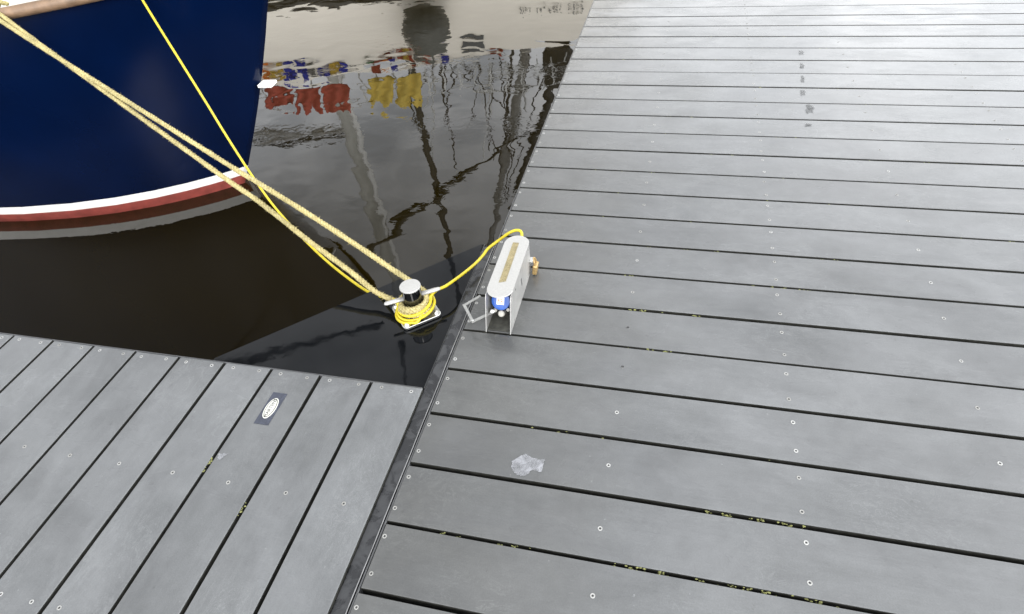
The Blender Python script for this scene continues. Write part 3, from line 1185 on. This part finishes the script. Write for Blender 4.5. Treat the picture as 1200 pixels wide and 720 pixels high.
# rivets and a little print on the right side
for (y, z) in ((0.375, .112), (0.372, .02), (0.640, .115), (0.60, .02)):
    bm = bmesh.new()
    lathe(bm, [(0.004, 0), (0.0036, 0.0012), (0.001, 0.0018)], 8, loc(X1b, y, z), Matrix.Rotation(PI / 2, 3, 'Y'))
    finish('rivet', bm, M['galv'], ob)
bm = bmesh.new()
for k, (y, z, a, c) in enumerate(((.512, .083, .006, .003), (.512, .074, .006, .0018), (.512, .067, .004, .0022), (.515, .058, .006, .0014), (.43, .108, .003, .003))):
    box(bm, tuple(loc(X1b + .0001, y - a, z - c)), tuple(loc(X1b + .0005, y + a, z + c)))
finish('side_print', bm, M['ink'], ob)
# padlock on the rear right
pad = empty('padlock', (0.180, 0.650, 0.0), 0.0)
tag(pad, 'small weathered brass padlock hanging on the right side of the outlet box', 'padlock')
bm = bmesh.new()
box(bm, (-0.0075, -0.020, 0.0), (0.0095, 0.020, 0.042), bev=0.004, rot=Matrix.Rotation(.12, 3, 'Y'), at=Vector((0.006, 0, 0.004)))
finish('body', bm, M['brass'], pad, False)
bm = bmesh.new()
tube(bm, catmull([Vector((0.010, -.011, .044)), Vector((0.009, -.011, .060)), Vector((0.006, -.004, .0695)), Vector((0.006, .004, .0695)), Vector((0.009, .011, .060)), Vector((0.010, .011, .044))], 6), 0.0033, 8)
finish('shackle', bm, M['brass'], pad)
bm = bmesh.new()
box(bm, tuple(loc(X1b, .635, .060)), tuple(loc(X1b + .014, .665, .0635)), bev=0.0008)
finish('hasp', bm, M['steel'], ob)

# ------------------------------------------------------------------ badge on the finger dock, stain, scuffs
bg_ = empty('badge', (un(317.5, 479).x, un(317.5, 479).y, 0.0))
tag(bg_, 'small oval white maker badge on a grey plate set in a finger dock board', 'badge')
bm = bmesh.new()
sheet(bm, [Vector((-.025, -.062, .0009)), Vector((.025, -.062, .0009)), Vector((.025, .062, .0009)), Vector((-.025, .062, .0009))], Vector((0, 0, .0009)))
finish('plate', bm, M['badge_dark'], bg_)
def ellipse(bm, a, b_, z0, z1, n=36):
    r0 = [bm.verts.new((a * math.cos(2 * PI * k / n), b_ * math.sin(2 * PI * k / n), z0)) for k in range(n)]
    r1_ = [bm.verts.new((a * math.cos(2 * PI * k / n), b_ * math.sin(2 * PI * k / n), z1)) for k in range(n)]
    bm.faces.new(r1_)
    for k in range(n):
        bm.faces.new((r0[k], r0[(k + 1) % n], r1_[(k + 1) % n], r1_[k]))
for a, b_, z, m in ((.0185, .040, .0026, 'badge_white'), (.0152, .0360, .0030, 'badge_ring'), (.0126, .0328, .0034, 'badge_white')):
    bm = bmesh.new()
    ellipse(bm, a, b_, .0018, z)
    finish('oval', bm, M[m], bg_)
fc = bpy.data.curves.new('badge_lettering', 'FONT')
fc.body = 'MARTENS'
fc.size = 0.0165
fc.align_x = 'CENTER'
fc.align_y = 'CENTER'
fc.extrude = 0.0002
fo = bpy.data.objects.new('lettering', fc)
C.objects.link(fo)
bpy.context.view_layer.update()
me = bpy.data.meshes.new_from_object(fo)
bpy.data.objects.remove(fo)
me.materials.clear()
me.materials.append(M['ink'])
lo_ = bpy.data.objects.new('lettering', me)
lo_.location = (0, 0, 0.0037)
lo_.rotation_euler = (0, 0, PI / 2)
link(lo_, bg_)


def splat(name, pts, z, label, cat):
    b = bmesh.new()
    c = sum((Vector(p) for p in pts), Vector()) / len(pts)
    c.z = 0
    q = catmull([Vector(p) for p in pts] + [Vector(pts[0])], 4)[:-1]
    jit = random.Random(5)
    vv = [b.verts.new((p.x - c.x + jit.uniform(-.002, .002), p.y - c.y + jit.uniform(-.002, .002), 0)) for p in q]
    vt = [b.verts.new((v.co.x * .96, v.co.y * .96, .0004)) for v in vv]
    ce = b.verts.new((0, 0, .0005))
    for k in range(len(vv)):
        b.faces.new((vv[k], vv[(k + 1) % len(vv)], vt[(k + 1) % len(vv)], vt[k]))
        b.faces.new((vt[k], vt[(k + 1) % len(vv)], ce))
    o = finish(name, b, M['stain'])
    o.location = (c.x, c.y, z)
    return tag(o, label, cat)


splat('stain', [un(*p) for p in [(599, 547), (601, 540), (609, 536), (616, 532), (622, 537), (630, 538.5), (639, 539), (637, 542), (636.5, 549), (634, 554), (624, 552), (618, 557), (608, 557.5), (602, 553)]], 0.0022,
      'chalky white splotch on a board of the main dock near the middle', 'stain')
splat('stain', [un(*p) for p in [(255, 537), (257, 532), (262, 532.5), (268, 532), (263, 536), (258, 539)]], 0.0022,
      'small white smear beside a gap on the finger dock at left', 'stain')

# row of dark flecks painted as a post's reflection on the far boards
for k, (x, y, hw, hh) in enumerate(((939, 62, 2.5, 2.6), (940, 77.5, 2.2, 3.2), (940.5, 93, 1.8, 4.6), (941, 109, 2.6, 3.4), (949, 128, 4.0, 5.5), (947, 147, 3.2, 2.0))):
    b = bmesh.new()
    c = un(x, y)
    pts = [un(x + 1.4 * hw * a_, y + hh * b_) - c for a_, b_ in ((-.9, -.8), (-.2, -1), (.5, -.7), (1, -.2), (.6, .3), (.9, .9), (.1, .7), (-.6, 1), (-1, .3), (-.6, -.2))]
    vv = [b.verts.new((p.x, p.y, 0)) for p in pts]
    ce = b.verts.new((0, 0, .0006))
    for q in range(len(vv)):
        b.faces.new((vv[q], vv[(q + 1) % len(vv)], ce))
    o = finish('reflection_mark', b, M['reflection_mark'])
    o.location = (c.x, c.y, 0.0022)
    tag(o, ('topmost and smallest', 'second from the top', 'thin third', 'fourth from the top', 'largest, next to lowest', 'lowest')[k] + ' painted dark reflection of the row on far boards', 'stain', 'row of painted dark reflections on the far boards')

# ------------------------------------------------------------------ the far side of the basin, seen in the water
VA = Vector((-0.375, 0.927, 0)).normalized()      # away from the viewer
VU = Vector((VA.y, -VA.x, 0))                     # to the right


def refl(x, y, D, level=WATER):
    """real place, D metres off, of what mirrors at this point of the water"""
    p = onplane(x, y, Vector((CAM.x, CAM.y, 0)) + VA * D, VA)
    return Vector((p.x, p.y, 2 * level - p.z))


ship = empty('sailing_ship', (0, 0, 0))
tag(ship, 'cream hulled sailing ship across the water, seen in its reflection', 'ship')
DH = 16.0
pl, prr = refl(310, 84, DH), refl(665, 64, DH)
HTOP = 0.5 * (pl.z + prr.z)
base0 = Vector((CAM.x, CAM.y, 0)) + VA * DH
ul = (prr - base0).dot(VU)
b = bmesh.new()
prof = [(0.9, WATER - .8), (0.35, WATER - .1), (0.12, WATER + .6), (0.0, WATER + 1.6), (-0.06, HTOP - .25), (-0.06, HTOP), (0.25, HTOP), (0.25, HTOP - .7), (5.4, HTOP - .7), (5.4, HTOP), (5.7, HTOP), (5.6, WATER + 1), (4.8, WATER - .8)]
U0, U1 = -17.0, ul + 1.6
us = [U0 + (U1 - U0) * k / 24 for k in range(25)]
rings = []
for k, u in enumerate(us):
    e = 0
    if k < 7:
        e = ((7 - k) / 7.0) ** 2 * 2.4
    rw = []
    for q, z in prof:
        q2 = q + e * (1 if q < 2.7 else -1) if e else q
        rw.append(b.verts.new(base0 + VU * u + VA * q2 + Vector((0, 0, z + (e * .25 if z > 2 else 0)))))
    rings.append(rw)
for i in range(24):
    for k in range(len(prof)):
        b.faces.new((rings[i][k], rings[i + 1][k], rings[i + 1][(k + 1) % len(prof)], rings[i][(k + 1) % len(prof)]))
b.faces.new(rings[0])
b.faces.new(rings[-1][::-1])
finish('hull', b, M['cream'], ship)


def spar(name, p, q, r0, r1, mat, parent=None, seg=10, sag=0.0, n=8):
    b_ = bmesh.new()
    pts_ = [p.lerp(q, k / n) + Vector((0, 0, -sag * 4 * (k / n) * (1 - k / n))) for k in range(n + 1)]
    tube(b_, pts_, [r0 + (r1 - r0) * k / n for k in range(n + 1)], seg)
    return finish(name, b_, mat, parent)


# rubbing strake low on the hull
spar('rubbing_strake', refl(250, 14, DH - .1), refl(480, -5, DH - .1), .09, .09, M['ship_dark'], ship)
# window
b = bmesh.new()
wa, wb, wc, wd_ = refl(540, 60, DH - .1), refl(566, 58, DH - .1), refl(566, 45, DH - .1), refl(542, 46, DH - .1)
sheet(b, [wa, wb, wc, wd_], VA * .05)
finish('window', b, M['glass'], ship)
# name board marks, too small to read
b = bmesh.new()
rr = random.Random(2)
for k in range(16):
    x = 612 + k * 4.6
    if k in (3, 11):
        continue
    y = 15.5 - k * 0.28
    p = refl(x, y, DH - .11)
    for _ in range(2):
        o_ = VU * rr.uniform(-.03, .03) + Vector((0, 0, rr.uniform(-.09, .03)))
        sw, sh_ = rr.choice([(.009, .06), (.03, .010), (.009, .045)])
        box(b, (-sw, -.01, -sh_), (sw, .01, sh_), rot=Matrix.Rotation(math.atan2(VU.y, VU.x), 3, 'Z'), at=p + o_)
finish('name_marks', b, M['ship_grey'], ship)
# bulwark rail with stanchions
for hh in (.35, .7):
    spar('rail', pl + VU * -6 + Vector((0, 0, hh)), prr + Vector((0, 0, hh)), .02, .02, M['ship_white'], ship, 6)
b = bmesh.new()
for k in range(34):
    p = (pl + VU * -6).lerp(prr, k / 33)
    tube(b, [p, p + Vector((0, 0, .72))], .02, 6)
finish('rail_posts', b, M['ship_white'], ship)
# deckhouse
b = bmesh.new()
box(b, (-2.4, 0, 0), (2.4, 2.2, 1.25), bev=.12, rot=Matrix.Rotation(math.atan2(VU.y, VU.x), 3, 'Z'), at=base0 + VU * (ul - 3.4) + VA * 1.6 + Vector((0, 0, HTOP - .7)))
finish('deckhouse', b, M['ship_grey'], ship)
# masts and stays
def mast(name, pa, pb, D, r0, r1, mat, dn=1.0, upx=1.6):
    p, q = refl(*pa, D), refl(*pb, D)
    d = q - p
    return spar(name, p - d.normalized() * ((p.z - (HTOP - .7)) / d.normalized().z if dn else 0), p + d * upx, r0, r1, mat, ship)


mast('mast', (413, 130), (466, 310), 17.3, .085, .06, M['ship_white'])
mast('mast', (403, 130), (456, 305), 17.9, .23, .19, M['mast_grey'])
mast('mast', (489, 120), (527, 300), 17.4, .12, .08, M['ship_dark'])
mast('mast', (610, 95), (577, 280), 17.8, .15, .09, M['ship_grey'])
mast('mast', (598, 95), (582, 260), 18.2, .05, .04, M['ship_dark'])
mast('mast', (655, 76), (612, 215), 17.0, .16, .10, M['ship_dark'])
spar('boom', refl(432, 297, 17.2), refl(655, 138, 17.2), .10, .07, M['ship_dark'], ship, sag=.35)
b = bmesh.new()                            # furled dark sail on a long yard
fa, fb = refl(255, 432, 17.5, PZ), refl(450, 378, 17.5, PZ)
rq = random.Random(4)
pts = [fa.lerp(fb, k / 40) + Vector((0, 0, rq.uniform(-.06, .06))) for k in range(41)]
tube(b, pts, [.10 + .05 * rq.random() for _ in pts], 8)
tube(b, [refl(240, 428, 17.6, PZ), refl(330, 410, 17.6, PZ)], .05, 6)
tube(b, [refl(240, 440, 17.6, PZ), refl(322, 418, 17.6, PZ)], .07, 6)
finish('furled_yard', b, M['ship_dark'], ship)
spar('topmast', refl(471, 402, 17.8, PZ), refl(476, 452, 17.8, PZ), .09, .06, M['ship_dark'], ship)
spar('boom', refl(295, 158, 17.9), refl(420, 150, 17.9), .16, .12, M['ship_grey'], ship)
spar('boom', refl(280, 172, 18.6), refl(405, 160, 18.6), .07, .06, M['ship_dark'], ship)
b = bmesh.new()
for (pa, pb, D) in (((560, 72), (580, 190), 17.3), ((585, 70), (600, 190), 17.5), ((620, 70), (592, 240), 17.4), ((470, 88), (505, 200), 17.6), ((515, 80), (535, 200), 17.7), ((540, 78), (615, 150), 18.0), ((640, 72), (596, 230), 17.9)):
    tube(b, [refl(*pa, D), refl(*pb, D)], .022, 6)
finish('stay', b, M['ship_dark'], ship)
b = bmesh.new()
lathe(b, [(.35, 0), (.45, .25), (.45, 1.0), (.30, 1.2)], 14, refl(655, 76, 16.6) - Vector((0, 0, .5)))
finish('ventilator', b, M['ship_dark'], ship)

b, b2 = bmesh.new(), bmesh.new()
for k in range(26):                       # running rigging over the right half of the deck
    x = rr.uniform(505, 655)
    D = rr.uniform(16.6, 19)
    y1 = rr.uniform(95, 190)
    tube(b if k % 3 else b2, [refl(x, 74, D), refl(x + rr.uniform(-16, 12), y1, D)], rr.uniform(.012, .03), 5)
for k in range(9):
    x = rr.uniform(520, 620)
    D = rr.uniform(16.6, 18)
    y = rr.uniform(74, 112)
    tube(b if k % 2 else b2, [refl(x, y, D), refl(x + rr.uniform(25, 60), y + rr.uniform(-9, 6), D)], rr.uniform(.015, .05), 5)
finish('rigging', b, M['ship_dark'], ship)
finish('rigging', b2, M['ship_white'], ship)

# round fender hanging on the hull
fnd = empty('ball_fender', refl(500, 35, DH - .65))
tag(fnd, 'big dark round fender hanging on the cream ship side', 'fender')
b = bmesh.new()
lathe(b, [(.06, -.60), (.30, -.54), (.47, -.38), (.56, -.1), (.55, .15), (.42, .40), (.22, .55), (.07, .60), (.05, .70)], 22)
finish('body', b, M['rubber'], fnd, True)
b = bmesh.new()
tube(b, [Vector((0, 0, .68)), Vector((0, 0, 1.2)) + VA * .4], .02, 6)
finish('hanging_line', b, M['ship_dark'], fnd)


def cloth(name, corners, D, mat, label, cat, group, ragged=0.10, seed=1):
    rr_ = random.Random(seed)
    (x0, y0), (x1, y1) = corners        # image: y0 nearer the top = lower in the world
    n, m_ = 10, 8
    b_ = bmesh.new()
    g_ = []
    for i in range(n + 1):
        row = []
        for k in range(m_ + 1):
            x = x0 + (x1 - x0) * i / n
            y = y0 + (y1 - y0) * k / m_ - 0.06 * (x - x0)
            p = refl(x, y, D)
            if k == m_:
                p.z += rr_.uniform(-ragged, ragged) * 1.6
            p = p + VA * 0.06 * math.sin(i * 1.3 + k * .5 + seed)
            row.append(p)
        g_.append(row)
    f0 = [[b_.verts.new(p) for p in row] for row in g_]
    f1 = [[b_.verts.new(p + VA * .02) for p in row] for row in g_]
    for i in range(n):
        for k in range(m_):
            b_.faces.new((f0[i][k], f0[i + 1][k], f0[i + 1][k + 1], f0[i][k + 1]))
            b_.faces.new((f1[i][k], f1[i][k + 1], f1[i + 1][k + 1], f1[i + 1][k]))
    for k in range(m_):
        b_.faces.new((f0[0][k], f0[0][k + 1], f1[0][k + 1], f1[0][k]))
        b_.faces.new((f0[n][k], f1[n][k], f1[n][k + 1], f0[n][k + 1]))
    for i in range(n):
        b_.faces.new((f0[i][0], f1[i][0], f1[i + 1][0], f0[i + 1][0]))
        b_.faces.new((f0[i][m_], f0[i + 1][m_], f1[i + 1][m_], f1[i][m_]))
    return tag(finish(name, b_, mat, None, True), label, cat, group)


RG = 'red cloth panels along the ship'
cloth('banner', ((311, 102), (343, 126)), 15.9, M['red_cloth'], 'red cloth panel hung by the ship, mirrored next to the blue bow', 'banner', RG, seed=1)
cloth('banner', ((347, 102), (376, 131)), 15.92, M['red_cloth'], 'red cloth panel hung by the ship, mirrored between two other red ones', 'banner', RG, seed=2)
cloth('banner', ((379, 101), (411, 129)), 15.9, M['red_cloth'], 'red cloth panel hung by the ship, mirrored nearest the white mast', 'banner', RG, seed=3)
YG = 'yellow cloth panels along the ship'
cloth('banner', ((431, 92), (461, 126)), 15.9, M['yellow_cloth'], 'yellow cloth panel hung by the ship, mirrored left of the dark mast', 'banner', YG, seed=4)
cloth('banner', ((465, 92), (494, 122)), 15.92, M['yellow_cloth'], 'yellow cloth panel hung by the ship, mirrored right over the dark mast', 'banner', YG, seed=5)
# bunting
bun = empty('bunting', refl(400, 84, 16.3))
tag(bun, 'string of little coloured flags along the ship rail', 'bunting')
o0 = bun.location
seq = [(312, 'orange'), (320, 'yellow'), (328, 'yellow'), (336, 'blue'), (343, 'blue'), (350, 'blue'), (357, 'blue'), (365, 'ship_grey'), (376, 'blue'), (383, 'blue'), (389, 'yellow'), (396, 'yellow'), (402, 'blue'), (434, 'green'), (440, 'red'), (446, 'red'), (452, 'orange'), (457, 'red'), (462, 'blue'), (468, 'red'), (475, 'yellow'), (482, 'red'), (489, 'ship_grey'), (496, 'red'), (503, 'red'), (520, 'blue'), (578, 'red'), (586, 'red')]
rr = random.Random(9)
for x, cnm in seq:
    yb_ = 90 - (x - 312) * 0.105
    mt_ = M.get(cnm + '_cloth', M['ship_grey'])
    b = bmesh.new()
    for _ in range(2):
        p = refl(x + rr.uniform(-1.5, 1.5), yb_ + rr.uniform(-5.5, 4), 15.82 + rr.uniform(0, .1))
        sw, sh_ = rr.uniform(.05, .09), rr.uniform(.05, .10)
        vv = [b.verts.new(p - o0 + VU * (sx * sw) + VA * rr.uniform(-.04, .04) + Vector((0, 0, sz * sh_))) for sx, sz in ((-1, -1), (1, -1), (1.1, 1), (-1, 1))]
        b.faces.new(vv)
    f = bmesh.ops.solidify(b, geom=b.faces[:], thickness=.012)
    finish('flag', b, mt_, bun)
b = bmesh.new()
tube(b, [refl(300, 92, 15.88) - o0, refl(430, 80, 15.88) - o0, refl(600, 62, 15.88) - o0], .012, 5)
finish('line', b, M['ship_grey'], bun)
